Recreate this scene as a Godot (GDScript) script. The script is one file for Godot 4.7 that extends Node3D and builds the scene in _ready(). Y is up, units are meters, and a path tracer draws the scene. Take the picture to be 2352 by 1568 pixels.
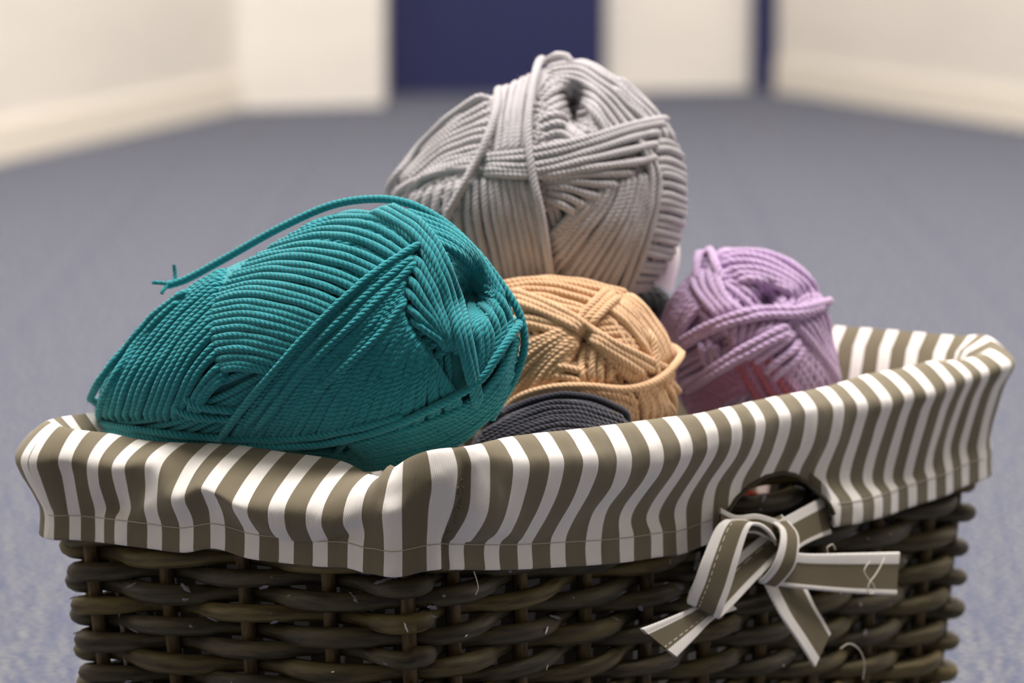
extends Node3D
# A striped-lined wicker basket of yarn balls on a blue office carpet. Millimetre data, metres in the scene.

const MM := 0.001
const RIM := 0.24            # height of the wicker rim above the floor
const TILT := 8.0            # how far the camera looks down, degrees
var rng := RandomNumberGenerator.new()
var hairs := []              # roots and directions of stray fibres on the ball being built
var mat := {}

# ---------------------------------------------------------------- data: yarn balls (millimetres, seen square to the ball's front)
# radii: outline every 15 degrees; swathes: sheets of strands between guide curves; strays: single strands lying on top
var TEAL := {
	"center": Vector3(-0.0812, 0.2688, -1.5199), "depth": 52, "lean": 0.35, "r": 1.5, "pitch": 9, "axis": Vector3(0.85, -0.15, 0.5),
	"radii": [83.4, 82.5, 77.8, 70.8, 61.8, 51.9, 45.9, 42.1, 41.4, 43.7, 48.8, 57.4, 70.6, 87.7, 78.3, 60.7, 52.3, 49.1, 49.5, 51.8, 58.7, 65.3, 73.4, 81.1],
	"dents": [[67, 18.2, 6.8, 24], [65.6, 27.3, 6.1, 10]],
	"swathes": [
		{"lift": 1, "count": 25, "tint": "", "guides": [[-1.2, 44.8, 17.6, 51.1, 35.1, 48.4, 46.8, 38.8], [-23.1, 31.8, -1.7, 36.1, 19, 33.1, 36.6, 24.7], [-34.3, 18.5, -18.3, 21.7, 2.6, 18.2, 19.4, 11.2], [-35.5, 5, -22.9, 6.7, -7.3, 4.2, 7, 0], [-31.3, -10, -22.7, -9.1, -14.1, -10.2, -5.7, -12.9]]},
		{"lift": 1.15, "count": 17, "tint": "", "guides": [[-84.7, -30.4, -74.9, -8.9, -56.4, 13.4, -31.6, 29.7], [-70.4, -29.9, -62, -11.2, -47.2, 8.1, -31.8, 21.6], [-55.1, -29.6, -49.1, -15.9, -42, -3.7, -32.7, 6.4], [-40.7, -27.7, -36.8, -20.4, -32.3, -15.8, -27.9, -12.9]]},
		{"lift": 1.7, "count": 2, "tint": "", "guides": [[-50.2, -23.5, -42.4, -27.2, -32, -28.5, -21.7, -28.7], [-45.6, -19.3, -40.4, -23.4, -31.8, -25, -23.2, -25.8]]},
		{"lift": 1, "count": 36, "tint": "", "guides": [[-27.5, -36.7, -7.4, -11.5, 19.4, 16.5, 44.7, 35.5], [-15.4, -37.7, 2.7, -13.2, 26, 9.1, 41.6, 24.7], [1.8, -38, 16.1, -14.8, 31, 3.3, 40, 16.5], [17.1, -37.3, 27.6, -16.4, 35.9, -1.6, 41.7, 9.9], [32.2, -35.5, 37.5, -18, 42.5, -6.5, 45.8, 3.3], [45.5, -32.2, 46.5, -18, 48.2, -9.8, 49.9, -0.8], [63.3, -25.6, 58, -16.4, 53.6, -9.8, 49.9, -3.6]]},
		{"lift": 1.7, "count": 2, "tint": "", "guides": [[-21.9, -32.6, -0.6, -8.2, 24.3, 16.5, 43.9, 33], [-17.7, -33.4, 2.7, -9.9, 27.7, 14, 44.8, 31]]},
		{"lift": 1.6, "count": 1, "tint": "", "guides": [[6, -18.9, 19.4, -7.4, 32.6, 5, 41.1, 16.8], [6.3, -19.3, 19.8, -7.7, 33, 4.6, 41.5, 16.5]]},
		{"lift": 1.7, "count": 7, "tint": "", "guides": [[45.8, 37.7, 52.2, 24.7, 57.2, 11.5, 61.3, -3.2], [43.9, 31.4, 49.8, 21.4, 53.9, 11.5, 58.5, -1.6], [42.4, 24.7, 47.4, 16.5, 52.3, 9.1, 57.2, 0], [41.6, 17.3, 46.6, 11.5, 51.5, 6.9, 56.2, 0], [44.1, 9.1, 48.2, 5.5, 52.6, 2.5, 56.9, -1.3]]},
		{"lift": 2.5, "count": 3, "tint": "", "guides": [[33.1, 52.5, 46.1, 44.6, 55.8, 29.7, 63.4, 5, 68.3, -23.1], [26.6, 49.9, 41.7, 41.8, 52.2, 27.2, 59.7, 3.3, 66.6, -24]]},
		{"lift": 0.9, "count": 8, "tint": "", "guides": [[64.5, 24.8, 66.2, 11.6, 68.7, -1.6, 68.3, -13.2], [69.5, 10.7, 72.3, 3.3, 71.6, -5.7, 67.8, -15.6], [73.6, 23.2, 79.9, 13, 80.5, 5, 73.6, -6.6]]},
		{"lift": 1, "count": 6, "tint": "", "guides": [[39.8, 52.2, 55.1, 46, 68.5, 34.2, 79.4, 16.7], [49.5, 40.7, 60.3, 35.2, 68.6, 28.2, 73.6, 20.2]]},
		{"lift": 0.9, "count": 9, "tint": "", "guides": [[83.9, 3.4, 73.6, -15.7, 52.1, -28.9, 18.8, -38.5], [83.9, -13.4, 71.8, -30.2, 51.8, -41.8, 26.7, -46.8]]},
	],
	"strays": [
		{"lift": 2.2, "path": [-32, -37.4, -21.4, -24.1, 2.8, 2.5, 22.6, 21.4, 35.7, 31.3, 46.8, 38.1]},
		{"lift": 2.9, "path": [83.2, 9.2, 74.4, -3.3, 65.7, -14.8, 45.6, -25.5, 24, -33.4, 1.9, -37, -32.9, -37.5, -63.2, -35.2, -84.3, -31.7, -86.5, -28.2, -85, -21.9, -78.1, -12.4, -68.2, -0.7, -58, 9.9, -44.1, 20.1]},
		{"lift": 2, "path": [-47.5, 17, -63.3, 2.6, -73.8, -12.8, -80.4, -24.1, -79.6, -30.9, -63, -33.4, -32.7, -35.7, -6.6, -35.7, 19, -32.2, 40.7, -26.3]},
	],
}
var GREY := {
	"center": Vector3(0.0139, 0.3122, -1.6825), "depth": 54, "lean": 0, "r": 1.62, "pitch": 8, "axis": Vector3(0.1, 0.75, 0.6),
	"radii": [61.3, 61.3, 59.8, 59.0, 59.6, 58.0, 54.1, 49.4, 49.1, 50.0, 52.6, 57.3, 65.4, 69.7, 70.4, 67.6, 63.3, 60.3, 58.6, 59.1, 59.8, 61.4, 61.8, 61.3],
	"dents": [[12.2, 38.5, 4.9, 24], [12.8, 29.7, 3.8, 20]],
	"swathes": [
		{"lift": 1, "count": 17, "tint": "", "guides": [[-55.6, -1.1, -59.4, -13.9, -59.6, -28.6, -54.5, -43.2], [-35.1, 3.4, -35.1, -12.7, -31.5, -30.9, -26.1, -51.8], [-18.6, 5, -15.9, -12.9, -12.3, -31, -8.5, -51.8], [-6.8, 3.4, -2.3, -12.9, 1.4, -31, 4.4, -51.8]]},
		{"lift": 1, "count": 13, "tint": "", "guides": [[45.7, 7.8, 41.9, -10.6, 34.6, -29, 25.7, -47.2], [38.1, 5.7, 34.4, -9, 25.2, -25.5, 10.8, -47.3], [27, 1.8, 23.3, -7.4, 14.2, -18.3, 4.2, -31], [17.8, -3.8, 14.1, -8.4, 9.6, -12.9, 2.3, -21.1]]},
		{"lift": 1.5, "count": 5, "tint": "", "guides": [[-0.4, 3.8, 12.3, 4.9, 25.1, 5.8, 38.5, 6.7], [1.7, 0.7, 10.5, -0.6, 17.8, -2.9, 25.1, -4.1], [1.7, -4.8, 6.8, -7.5, 10.5, -9.6, 14.1, -11.4]]},
		{"lift": 2.2, "count": 5, "tint": "", "guides": [[-25, 12.5, -7.7, 14.1, 14.2, 19.1, 36.5, 26.2, 53.5, 31], [-25, 9.1, -5.9, 8.5, 16, 14.1, 38.3, 21.6, 47.9, 24], [-25, 5.4, -2.3, 4.3, 16, 7.1, 38.1, 10.3, 45.7, 12.5]]},
		{"lift": 1, "count": 12, "tint": "", "guides": [[-64.8, 2.8, -54.5, 16.9, -39.2, 29.1, -23.4, 41.4], [-61.5, 2.2, -48.3, 15.4, -35.3, 22.7, -22.3, 26], [-57.5, 0.5, -44.4, 9.7, -33.3, 13.1, -23.8, 14.7], [-65.6, -2.1, -53.8, 4.1, -38.8, 8, -23.7, 7.3]]},
		{"lift": 1.6, "count": 5, "tint": "", "guides": [[-16, 46.9, -18.3, 31.7, -19.2, 22.1, -20.1, 12.4], [-2.3, 51.7, -6.2, 39.2, -8, 25.7, -9.2, 14.1]]},
		{"lift": 1, "count": 8, "tint": "", "guides": [[0.9, 54.8, 15, 56.3, 27.7, 49.2, 40.8, 39.4, 54.5, 26.3], [1.6, 47.4, 14.5, 47.3, 27.3, 37.7, 36.5, 26.6, 44, 22.8], [0.7, 43.3, 10.7, 42.8, 18, 36.1, 23.4, 27.7, 28, 20.3]]},
		{"lift": 1, "count": 4, "tint": "", "guides": [[-2.2, 29, 6.9, 30.8, 12.4, 23.7, 16, 18.2], [-1.3, 16.2, 5, 18.1, 10.5, 17.7, 14.2, 16.7]]},
		{"lift": 1, "count": 4, "tint": "", "guides": [[-2.1, 40.6, 3.4, 44.5, 7.1, 46.5, 11.1, 43.8], [-1.3, 29.7, 3.3, 33.5, 8.8, 37.3, 12.9, 39.9]]},
		{"lift": 1, "count": 23, "tint": "", "guides": [[43.1, 26.6, 49.9, 30.1, 55.4, 29.7, 60.5, 25.3, 65.7, 21.6], [43.8, 9.6, 50.5, 11.1, 56.5, 10, 62, 7.9, 67.6, 5.6], [44.7, -8.7, 51.1, -8.5, 56.7, -9.6, 62.3, -10.9, 68, -12.2], [40.2, -25.2, 46.9, -26.5, 54, -27.4, 59.3, -27.8, 64.6, -27.8], [31.2, -41.7, 37.9, -42.5, 45.1, -41.9, 50.3, -39.4, 55.4, -36.8]]},
		{"lift": 2, "count": 2, "tint": "", "guides": [[37.3, 22.1, 43.8, 7.8, 42.8, -8.8, 37.4, -27.1, 29.5, -47.2], [40.5, 20.3, 47, 6, 46.1, -10.5, 40.6, -28.9, 32.8, -47.1]]},
		{"lift": 1.2, "count": 4, "tint": "", "guides": [[31.9, 51.6, 44.1, 42.3, 53.5, 30, 59.7, 18.8], [27.5, 44.3, 36.7, 36, 44.2, 28.6, 49.8, 21.3]]},
	],
	"strays": [
		{"lift": 3.2, "path": [-18.7, 42.4, -19.6, 29.8, -24.1, 16.6, -31.4, 3.7, -41, -13.5]},
		{"lift": 3.2, "path": [11.1, 54.5, 0, 54.5, -4.3, 44.1, -6.8, 23.8, -5, 5.2, -1.3, -12.9, 2.6, -38.2]},
		{"lift": 2.6, "path": [-24.3, 39.2, -35.5, 32.5, -48.6, 22, -59.8, 8.1, -67.6, -2.8]},
	],
}
var TAN := {
	"center": Vector3(0.0260, 0.2491, -1.6080), "depth": 40, "lean": 0, "r": 1.53, "pitch": 8, "axis": Vector3(0.5, -0.2, 0.85),
	"radii": [42.0, 40.1, 38.5, 37.8, 35.7, 34.3, 34.3, 36.1, 40.0, 44.7, 46.2, 44.7, 43.9, 43.1, 42.6, 42.7, 41.9, 43.1, 42.4, 44.7, 45.9, 47.6, 47.3, 44.4],
	"dents": [[3.3, 9.4, 2.9, 8], [1.1, 2, 3.6, 5]],
	"swathes": [
		{"lift": 1, "count": 9, "tint": "", "guides": [[-36.1, 32.1, -18.1, 35, 1.7, 33.4, 23.4, 28.5], [-34.2, 25.1, -18.2, 27.7, -4, 25, 10.1, 19.6], [-30.6, 16.1, -18.2, 15.2, -7.7, 12.9, 2.1, 15.2]]},
		{"lift": 2.3, "count": 3, "tint": "", "guides": [[-25.3, 29, -4.1, 19.3, 13.5, 8.1, 38.1, -3.5], [-25.3, 24.1, -5.9, 16.1, 10, 5.8, 27.9, -5.5]]},
		{"lift": 1.9, "count": 3, "tint": "", "guides": [[13.8, 30.5, 8.5, 25, 3, 19.6, -0.9, 15.2], [19, 27.3, 13.8, 22.9, 9.2, 18.4, 5.1, 14.3]]},
		{"lift": 1.1, "count": 10, "tint": "", "guides": [[-30.6, -3.4, -21.8, 5.5, -11.2, 10.8, -4.1, 13.1], [-28.8, -19.5, -18.2, -5.5, -7.7, 5.1, 2, 11.3], [-20.8, -23.8, -11.2, -12.2, -5.9, -3.3, -0.6, 5.5]]},
		{"lift": 0.9, "count": 9, "tint": "", "guides": [[21.5, 29.2, 30.4, 21.6, 37.6, 10.8, 41.7, 0], [12, 23.2, 20.8, 16.1, 27.9, 7.2, 33.4, -3.4]]},
		{"lift": 1.3, "count": 4, "tint": "", "guides": [[3.8, 6.4, 2, 0.2, 2, -5.1, 2.9, -9], [9.1, 4.1, 8.2, -2.4, 8.2, -6.8, 8.6, -9.9], [13.9, 0.5, 13.9, -3.3, 13.5, -6.9, 12.8, -9]]},
		{"lift": 1.5, "count": 2, "tint": "", "guides": [[-11.2, -1.6, -5.9, -2.1, -0.6, -3.3, 3.8, -4.6], [-12.9, -6, -5.9, -6.1, -0.6, -7.4, 4.7, -9]]},
		{"lift": 1, "count": 8, "tint": "", "guides": [[7.3, 8.1, 18.8, -3.3, 26.1, -12.2, 28.4, -23], [17.1, 4.6, 27.9, -6.6, 37.2, -16, 42.6, -23.5]]},
		{"lift": 1.2, "count": 7, "tint": "", "guides": [[20.6, -10.1, 23.4, -17.5, 24.4, -22.9, 24.6, -31.1], [41.4, -8.9, 44.4, -16.2, 44.1, -23.5, 41.9, -31.6]]},
		{"lift": 1.2, "count": 5, "tint": "", "guides": [[-21.7, -18.5, -4.1, -13.6, 13.5, -13.6, 26.1, -17.6], [-12.9, -28.3, 1.2, -21.4, 13.6, -21.4, 22.7, -28.3]]},
	],
	"strays": [
		{"lift": 3.4, "path": [-28, -19.4, -21.8, -13.6, -9.4, -9.7, 4.7, -9.3, 18.9, -10.4, 31.5, -6.6, 40.2, 1.5, 42.6, 7.2]},
		{"lift": 2.4, "path": [29.3, 12.6, 31.1, 5.5, 31.5, -1.6, 33, -7.9]},
	],
}
var PURPLE := {
	"center": Vector3(0.1065, 0.2457, -1.6833), "depth": 46, "lean": 0, "r": 1.75, "pitch": 12, "axis": Vector3(0.2, 0.6, 0.75),
	"radii": [32.9, 32.8, 35.4, 36.3, 38.0, 39.6, 41.0, 42.4, 44.3, 43.4, 43.7, 43.6, 41.3, 40.3, 41.8, 43.8, 46.3, 43.3, 43.4, 43.2, 46.1, 42.2, 40.5, 36.3],
	"dents": [[2.1, 19.9, 4.9, 14], [-19.2, 0.8, 3, 8]],
	"swathes": [
		{"lift": 1.1, "count": 7, "tint": "", "guides": [[-19.1, 39.2, -3.8, 42.3, 13.2, 37.8, 29.3, 23.6], [-18.1, 34.5, -5.2, 35.8, 7.6, 31.2, 19.7, 22.7], [-11.4, 27.4, -2.2, 27.4, 7.1, 24.8, 14.6, 21.5]]},
		{"lift": 1, "count": 7, "tint": "", "guides": [[-30.8, 28.1, -36.4, 20.6, -40.4, 13.1, -42.5, 5.7], [-25.7, 18.6, -31.6, 10.2, -36.4, 0.9, -38.6, -7.5]]},
		{"lift": 1.6, "count": 4, "tint": "", "guides": [[-28.4, 31.5, -27.3, 23.8, -22.2, 16.3, -16.9, 10.7], [-18.9, 35.5, -18.3, 26, -15, 18.5, -9.7, 13.7]]},
		{"lift": 2.6, "count": 2, "tint": "", "guides": [[-35, 0, -20.9, 8.3, -2.7, 13.6, 14.2, 14.1, 31.2, 18.5], [-35, -3, -20.9, 5.9, -2.8, 11.1, 14.1, 12.2, 26.5, 15.7]]},
		{"lift": 2.3, "count": 2, "tint": "", "guides": [[-34.6, -19.1, -20.9, -9.6, -6.5, -0.3, 10.6, 8.3], [-32, -20.5, -19.1, -11.4, -4.7, -2.7, 11.1, 5.2]]},
		{"lift": 1, "count": 7, "tint": "b", "guides": [[-32.9, -21.5, -20.8, -14.4, -11.9, -9.2, 0.8, -2.7], [-32.1, -32.1, -18.7, -25, -9.9, -20.6, -2.3, -17.5]]},
		{"lift": 1.3, "count": 6, "tint": "c", "guides": [[-11.9, -4.6, -8.2, -12.9, -2.5, -22.5, 3.7, -32.4], [1.2, -4, 8.3, -13.2, 14.2, -21.2, 20.7, -30.7]]},
		{"lift": 1.1, "count": 6, "tint": "", "guides": [[14.1, 9.2, 21.9, 0, 29.7, -9.3, 36.8, -19.8], [27.1, 16.8, 29.2, 5.6, 31.1, -3.7, 33.8, -11.2]]},
		{"lift": 1.6, "count": 4, "tint": "", "guides": [[11.2, 7.9, 4.5, 3.3, -2.9, -2.2, -10.1, -7], [17.8, -1.8, 12, -7.3, 6.4, -11.4, 2.5, -16.5]]},
		{"lift": 1, "count": 6, "tint": "", "guides": [[-11.9, 12.6, -11.9, 7, -12, 1.9, -11.6, -1.8], [8.4, 13.7, 6.4, 8.9, 2.7, 5.2, -1, 1.5]]},
		{"lift": 1, "count": 3, "tint": "", "guides": [[-28, 0, -25.3, -5.5, -23.5, -9.2, -22.6, -12.9], [-20.9, 3.7, -20, -1.8, -19.1, -5.5, -18.2, -9.2]]},
	],
	"strays": [
		{"lift": 2.6, "path": [-27.4, 28, -24.4, 36.6, -20.8, 40.6, -19, 34.5, -17.7, 27.8]},
	],
}
var CHARCOAL := {
	"center": Vector3(0.0215, 0.2078, -1.5366), "depth": 34, "lean": 0, "r": 1.5, "pitch": 8, "axis": Vector3(0.3, 0.9, 0.2),
	"radii": [34.7, 34.8, 36.0, 37.6, 37.6, 37.4, 37.1, 36.9, 37.8, 40.0, 42.5, 44.7, 46.8, 42.9, 42.3, 35.9, 32.7, 32.1, 33.8, 31.6, 31.7, 34.1, 33.0, 32.6],
	"dents": [],
	"swathes": [
		{"lift": 1, "count": 9, "tint": "", "guides": [[-35.5, 21, -12.2, 32.9, 5, 34.3, 24.1, 27.9], [-41.4, 6.5, -12.3, 18.9, 6.4, 20.6, 29, 13.4]]},
	],
	"strays": [
		{"lift": 2.2, "path": [-31.2, 26.5, -17.3, 34.1, -3.5, 37.6, 6.9, 37.4, 17.3, 34.1, 26, 28.3]},
	],
}
var ORANGE := {
	"center": Vector3(0.0979, 0.1417, -1.6838), "depth": 40, "lean": 0, "r": 1.6, "pitch": 8, "axis": Vector3(0.2, 0.6, 0.75),
	"radii": [43.8, 41.0, 41.1, 42.1, 39.8, 40.3, 42.0, 38.9, 38.7, 41.2, 39.3, 39.2, 41.9, 39.7, 40.2, 43.8, 41.4, 40.8, 43.2, 41.9, 42.3, 45.8, 42.0, 41.5],
	"dents": [],
	"swathes": [
	],
	"strays": [
	],
}
var BLACK := {
	"center": Vector3(0.0594, 0.2443, -1.7184), "depth": 24, "lean": 0, "r": 1.6, "pitch": 8, "axis": Vector3(0.7, 0.5, 0.3),
	"radii": [17.0, 16.5, 17.3, 19.4, 21.2, 23.6, 24.4, 23.1, 22.5, 21.0, 20.2, 19.0, 19.0, 19.1, 20.6, 24.1, 29.6, 31.2, 35.5, 31.2, 28.4, 25.9, 20.5, 17.9],
	"dents": [],
	"swathes": [
	],
	"strays": [
	],
}
# ---------------------------------------------------------------- data: the liner's cross-section round the rim (millimetres)
# s along the rim, then (out, up) of crown, bulge, waist, tuck and hem
var DRAPE := [
	[-163, -1, -2, 12, -15, 10, -22, 5, -32, 3, -47], [-152, -4, -3.5, 8, -14, 5, -22, 2, -36, 2, -46], [-141, -10, -5, 5, -14, 5, -22, 1, -32, 1, -46],
	[-131, -14, -7, 4, -15, 2.5, -23, -1, -32, 3, -45.6], [-115, -15, -7, 2.5, -13, 3, -22, 4, -30, 2, -46], [-100, -18.5, -6.7, 2.6, -17.5, 8, -24.6, 3.5, -32.4, 2, -46],
	[-86, -18, -6.3, 8, -18.5, 6.4, -22.5, 3, -28, 2.5, -43], [-70, -18, -7, 8.5, -21.7, 9.8, -25.7, 5, -31.6, 2.2, -45.4], [-55, -18, -7.4, 8, -22.6, 8, -31, 2.7, -36.6, 2, -45.6],
	[-40, -18.5, -8.7, 4.5, -21.8, 6.2, -29, 1.7, -36.5, 2, -45.5], [-24, -13, -11.5, 2, -18.6, 5, -26.5, 1, -32, 2, -45], [-18, -11, -11, 1, -17.5, 3, -24, 1, -31, 2, -46], [-14, -9, -6.4, 1.5, -17, 3, -23, 1.5, -31, 2, -46], [-11, -8.5, -6.8, 0.5, -16.5, 3, -22.5, 1.8, -30.5, 2, -46.3],
	[-8, -8, -6, 0, -16, 3, -22, 2, -30, 2, -46.5],
	[6, 4, 1.5, 9, -11, 6, -19, 4, -27, 3, -44], [17, 9.5, 2.3, 14, -6, 13, -22, 5, -33.5, 2, -45.5], [38, 8.5, 2.8, 17, -8, 13.9, -22.4, 8.5, -33, 2.5, -48.6],
	[56, 9.2, 2.5, 18.3, -9.4, 13, -25, 4, -38.5, 2, -51], [75, 9.2, 1.5, 18.6, -10.7, 13.7, -23, 4.5, -37, 2, -53], [95, 9, 0.8, 18, -12, 15, -22, 5.5, -33.7, 2.3, -55],
	[114.5, 8.5, 0, 17.5, -11.6, 15.5, -20.2, 2, -37.3, 2.5, -56.6], [132.7, 8, -0.5, 17.4, -11.8, 15, -20, 0.5, -39.3, 2.5, -57.3], [149, 9.5, -0.8, 17, -10, 15.4, -18, 1.5, -37.5, 1.5, -58.5],
	[164.5, 9.5, -0.3, 16.5, -9.3, 14, -19, 3, -34, 1, -57], [200, 4, -0.8, 12, -9.7, 9, -21, 1, -37, 4, -58], [240, 0, -1.3, 9.7, -10, 7.4, -22.5, 0.2, -39.2, 8, -59],
	[256, -2, -1, 9.2, -11, 5.7, -23, 0.2, -41.4, 7, -60], [271, -3.5, 0, 10, -11, 6.5, -21.4, 0.3, -43, 6, -60], [285, -3, 0.2, 10.7, -9.7, 7.4, -19.4, -0.2, -43.6, 3.5, -60],
	[298, -1, 0.8, 12, -10, 8.5, -18.6, 0.7, -44, 3, -59], [311, 1, 2, 12.7, -8, 8.5, -19, 1.8, -41, 3.5, -58], [324, 2, 1, 13, -6.6, 8.3, -17, 2, -36, 3.3, -57],
	[336, 3, 1, 13, -6, 8, -17, 1.5, -37, 3, -55], [350, 3, 3, 14, -4, 8, -15, 2, -36, 3, -54], [362, 0, 7, 10, -4, 7, -15, 2, -36, 3, -52], [380, -2, 5.5, 8, -6, 7, -16, 2, -34, 3, -50],
	[400, -4, 6, 8, -6, 7, -16, 2, -34, 3, -50], [470, -4, 6, 8, -6, 7, -16, 2, -34, 3, -50], [560, -4, 4, 8, -8, 7, -18, 2, -34, 3, -48], [720, -4, 0, 8, -10, 7, -20, 2, -34, 3, -46],
	[860, -4, -2, 8, -12, 7, -21, 2, -34, 3, -46], [890, -3, -2, 9, -13, 8, -21, 3, -33, 3, -46], [911.4, -1, -2, 12, -15, 10, -22, 5, -32, 3, -47]]
# where along the rim the middle of each white stripe runs
var STRIPES := [-163, -151, -139.8, -129, -113.3, -98.3, -84, -68.6, -53, -38, -22.3, -6.8, 7.6, 18.5, 38, 56.3, 75, 95.4, 114.6, 132.7, 149, 164.5, 181, 200, 219, 238, 254.5, 270, 284.6, 297.5, 310.8, 323.3, 334.8, 348]
# the opening for the handle: hem height along the rim
var OPENING := [[168, -70], [171, -54], [175, -47], [181, -41.5], [190, -36.5], [199, -33.5], [211, -33.5], [221, -36], [229, -40.5], [234, -47], [237, -54], [240, -70]]
# the bow: pairs of edge points along each ribbon (millimetres from the knot)
var BOW := {
	"loop": [-3.4, 7.9, -1.8, 0.8, 1.5, 0.9, -10.8, 11.2, 8.6, -2.3, 7.1, 8.1, -18.6, 12.5, 21.7, -7.2, 10.7, 16.0, -25.2, 11.2, 34.3, -11.7, 9.6, 23.6, -31.4, -1.1, 43.7, -15.9, -1.1, 29.2, -34.9, -10.5, 45.5, -19.5, -13.1, 31.0, -37.3, -16.3, 44.3, -23.2, -23.3, 32.2, -36.1, -18.1, 38.3, -22.8, -25.4, 27.9, -20.3, -4.8, 15.1, -8.5, -12.7, 9.1, -3.4, 6.7, -1.8, 4.7, -0.6, -3.9],
	"knot": [-3.0, 11.2, -2.5, 3.5, 13.0, -10.2, 1.5, 8.7, 3.9, 9.5, 5.8, -8.2, 1.5, 2.3, 9.5, 9.5, -1.6, -3.5, -1.7, -6.4, 12.1, 7.6, -8.1, -2.4, -6.7, -12.8, 8.0, 1.1, -15.3, -3.1, -7.3, -10.5, 3.1, -0.5, -11.9, -5.9],
	"tail_right": [3.8, -0.6, -4.2, 1.1, -15.3, -3.1, 13.0, -2.4, -8.4, 12.1, -16.8, -7.3, 32.0, -2.9, -21.1, 32.0, -19.4, -21.1, 54.1, -3.3, -37.7, 52.7, -21.3, -36.3],
	"tail_low": [-5.1, -13.1, 2.6, 13.8, -16.2, -18.4, 1.8, -26.7, -1.1, 17.7, -24.3, -18.0, 9.4, -37.8, -7.2, 21.5, -30.7, -20.2, 17.0, -49.4, -13.6, 24.3, -35.6, -21.3],
	"tail_left": [-16.7, -23.9, 12.9, -26.0, -14.5, 22.7, -26.6, -26.8, 27.4, -34.5, -20.7, 35.5, -34.6, -33.5, 39.5, -46.4, -24.7, 52.2, -42.4, -40.2, 50.6, -57.1, -27.6, 66.4],
	"strap_right": [21.8, 20.0, -33.1, 25.4, 4.4, -33.3, 17.6, 18.1, -25.9, 19.8, 2.9, -26.4, 8.0, 14.0, -13.1, 11.8, -0.1, -15.3, 0.2, 10.5, -3.0, 4.0, -5.7, -6.2],
	"strap_left": [-23.7, 17.6, 18.6, -23.2, 8.9, 19.9, -16.8, 14.3, 13.9, -16.8, 6.9, 14.9, -7.5, 14.5, 7.1, -8.5, 6.6, 8.1, 2.1, 11.3, -4.1, -0.8, 2.6, -0.9],
	"thread_a": [40.6, -6.2, -21.3, 38.0, -10.0, -18.8, 39.9, -13.6, -19.9, 42.5, -16.5, -22.8, 42.1, -19.5, -22.1, 39.7, -19.0, -19.6, 40.1, -15.4, -19.9, 43.3, -11.7, -23.5, 45.9, -7.7, -26.3, 47.4, -5.1, -28.7],
	"thread_b": [16.8, -9.8, -10.6, 19.7, -7.9, -13.4, 21.6, -4.9, -15.5, 23.0, -3.1, -17.3, 22.6, -0.5, -16.6, 25.0, 0.8, -19.0, 26.2, -1.4, -20.4],
	"thread_c": [-121.5, -2.2, 119.2, -120.5, -5.2, 119.2, -119.9, -8.5, 118.5, -120.9, -11.1, 118.5],
	"thread_d": [27.2, -8.1, -17.8, 29.2, -11.8, -20.0, 29.8, -16.4, -20.7, 28.2, -19.8, -18.9],
	"thread_e": [29.9, -43.8, -38.9, 33.8, -41.9, -42.1, 38.2, -44.5, -47.0, 40.8, -50.2, -49.8, 40.3, -57.5, -50.1],
}

# ---------------------------------------------------------------- small helpers
func add(parent: Node, called: String, mesh: Mesh, material: Material, kind := "") -> MeshInstance3D:
	var o := MeshInstance3D.new()
	o.name = called
	o.mesh = mesh
	o.material_override = material
	if kind != "":
		o.set_meta("kind", kind)
	parent.add_child(o, true)
	return o

func thing(called: String, label: String, category: String, at: Vector3, group := "") -> Node3D:
	var o := Node3D.new()
	o.name = called
	o.position = at
	o.set_meta("label", label)
	o.set_meta("category", category)
	if group != "":
		o.set_meta("group", group)
	add_child(o, true)
	return o

func structure(called: String, mesh: Mesh, material: Material, label: String, at := Vector3.ZERO, turn := 0.0) -> MeshInstance3D:
	var o := add(self, called, mesh, material, "structure")
	o.position = at
	o.rotation.y = turn
	o.set_meta("label", label)
	o.set_meta("category", called.split("_")[0])
	return o

func box(size: Vector3) -> BoxMesh:
	var b := BoxMesh.new()
	b.size = size
	return b

func arrays_mesh(v: PackedVector3Array, n: PackedVector3Array, uv: PackedVector2Array, index: PackedInt32Array, colors := PackedColorArray()) -> ArrayMesh:
	var a := []
	a.resize(Mesh.ARRAY_MAX)
	a[Mesh.ARRAY_VERTEX] = v
	a[Mesh.ARRAY_NORMAL] = n
	a[Mesh.ARRAY_TEX_UV] = uv
	a[Mesh.ARRAY_INDEX] = index
	if colors.size() > 0:
		a[Mesh.ARRAY_COLOR] = colors
	var m := ArrayMesh.new()
	m.add_surface_from_arrays(Mesh.PRIMITIVE_TRIANGLES, a)
	return m

# a grid of rows x columns of points, with normals taken from the grid itself
func grid_mesh(p: PackedVector3Array, uv: PackedVector2Array, rows: int, columns: int, skip := {}) -> ArrayMesh:
	var n := PackedVector3Array()
	n.resize(p.size())
	for c in columns:
		for r in rows:
			var i := c * rows + r
			var du := p[mini(c + 1, columns - 1) * rows + r] - p[maxi(c - 1, 0) * rows + r]
			var dv := p[c * rows + mini(r + 1, rows - 1)] - p[c * rows + maxi(r - 1, 0)]
			n[i] = dv.cross(du).normalized()
	var index := PackedInt32Array()
	for c in columns - 1:
		for r in rows - 1:
			var i := c * rows + r
			if skip.has(i):
				continue
			index.append_array(PackedInt32Array([i, i + rows, i + 1, i + 1, i + rows, i + rows + 1]))
	return arrays_mesh(p, n, uv, index)

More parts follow.
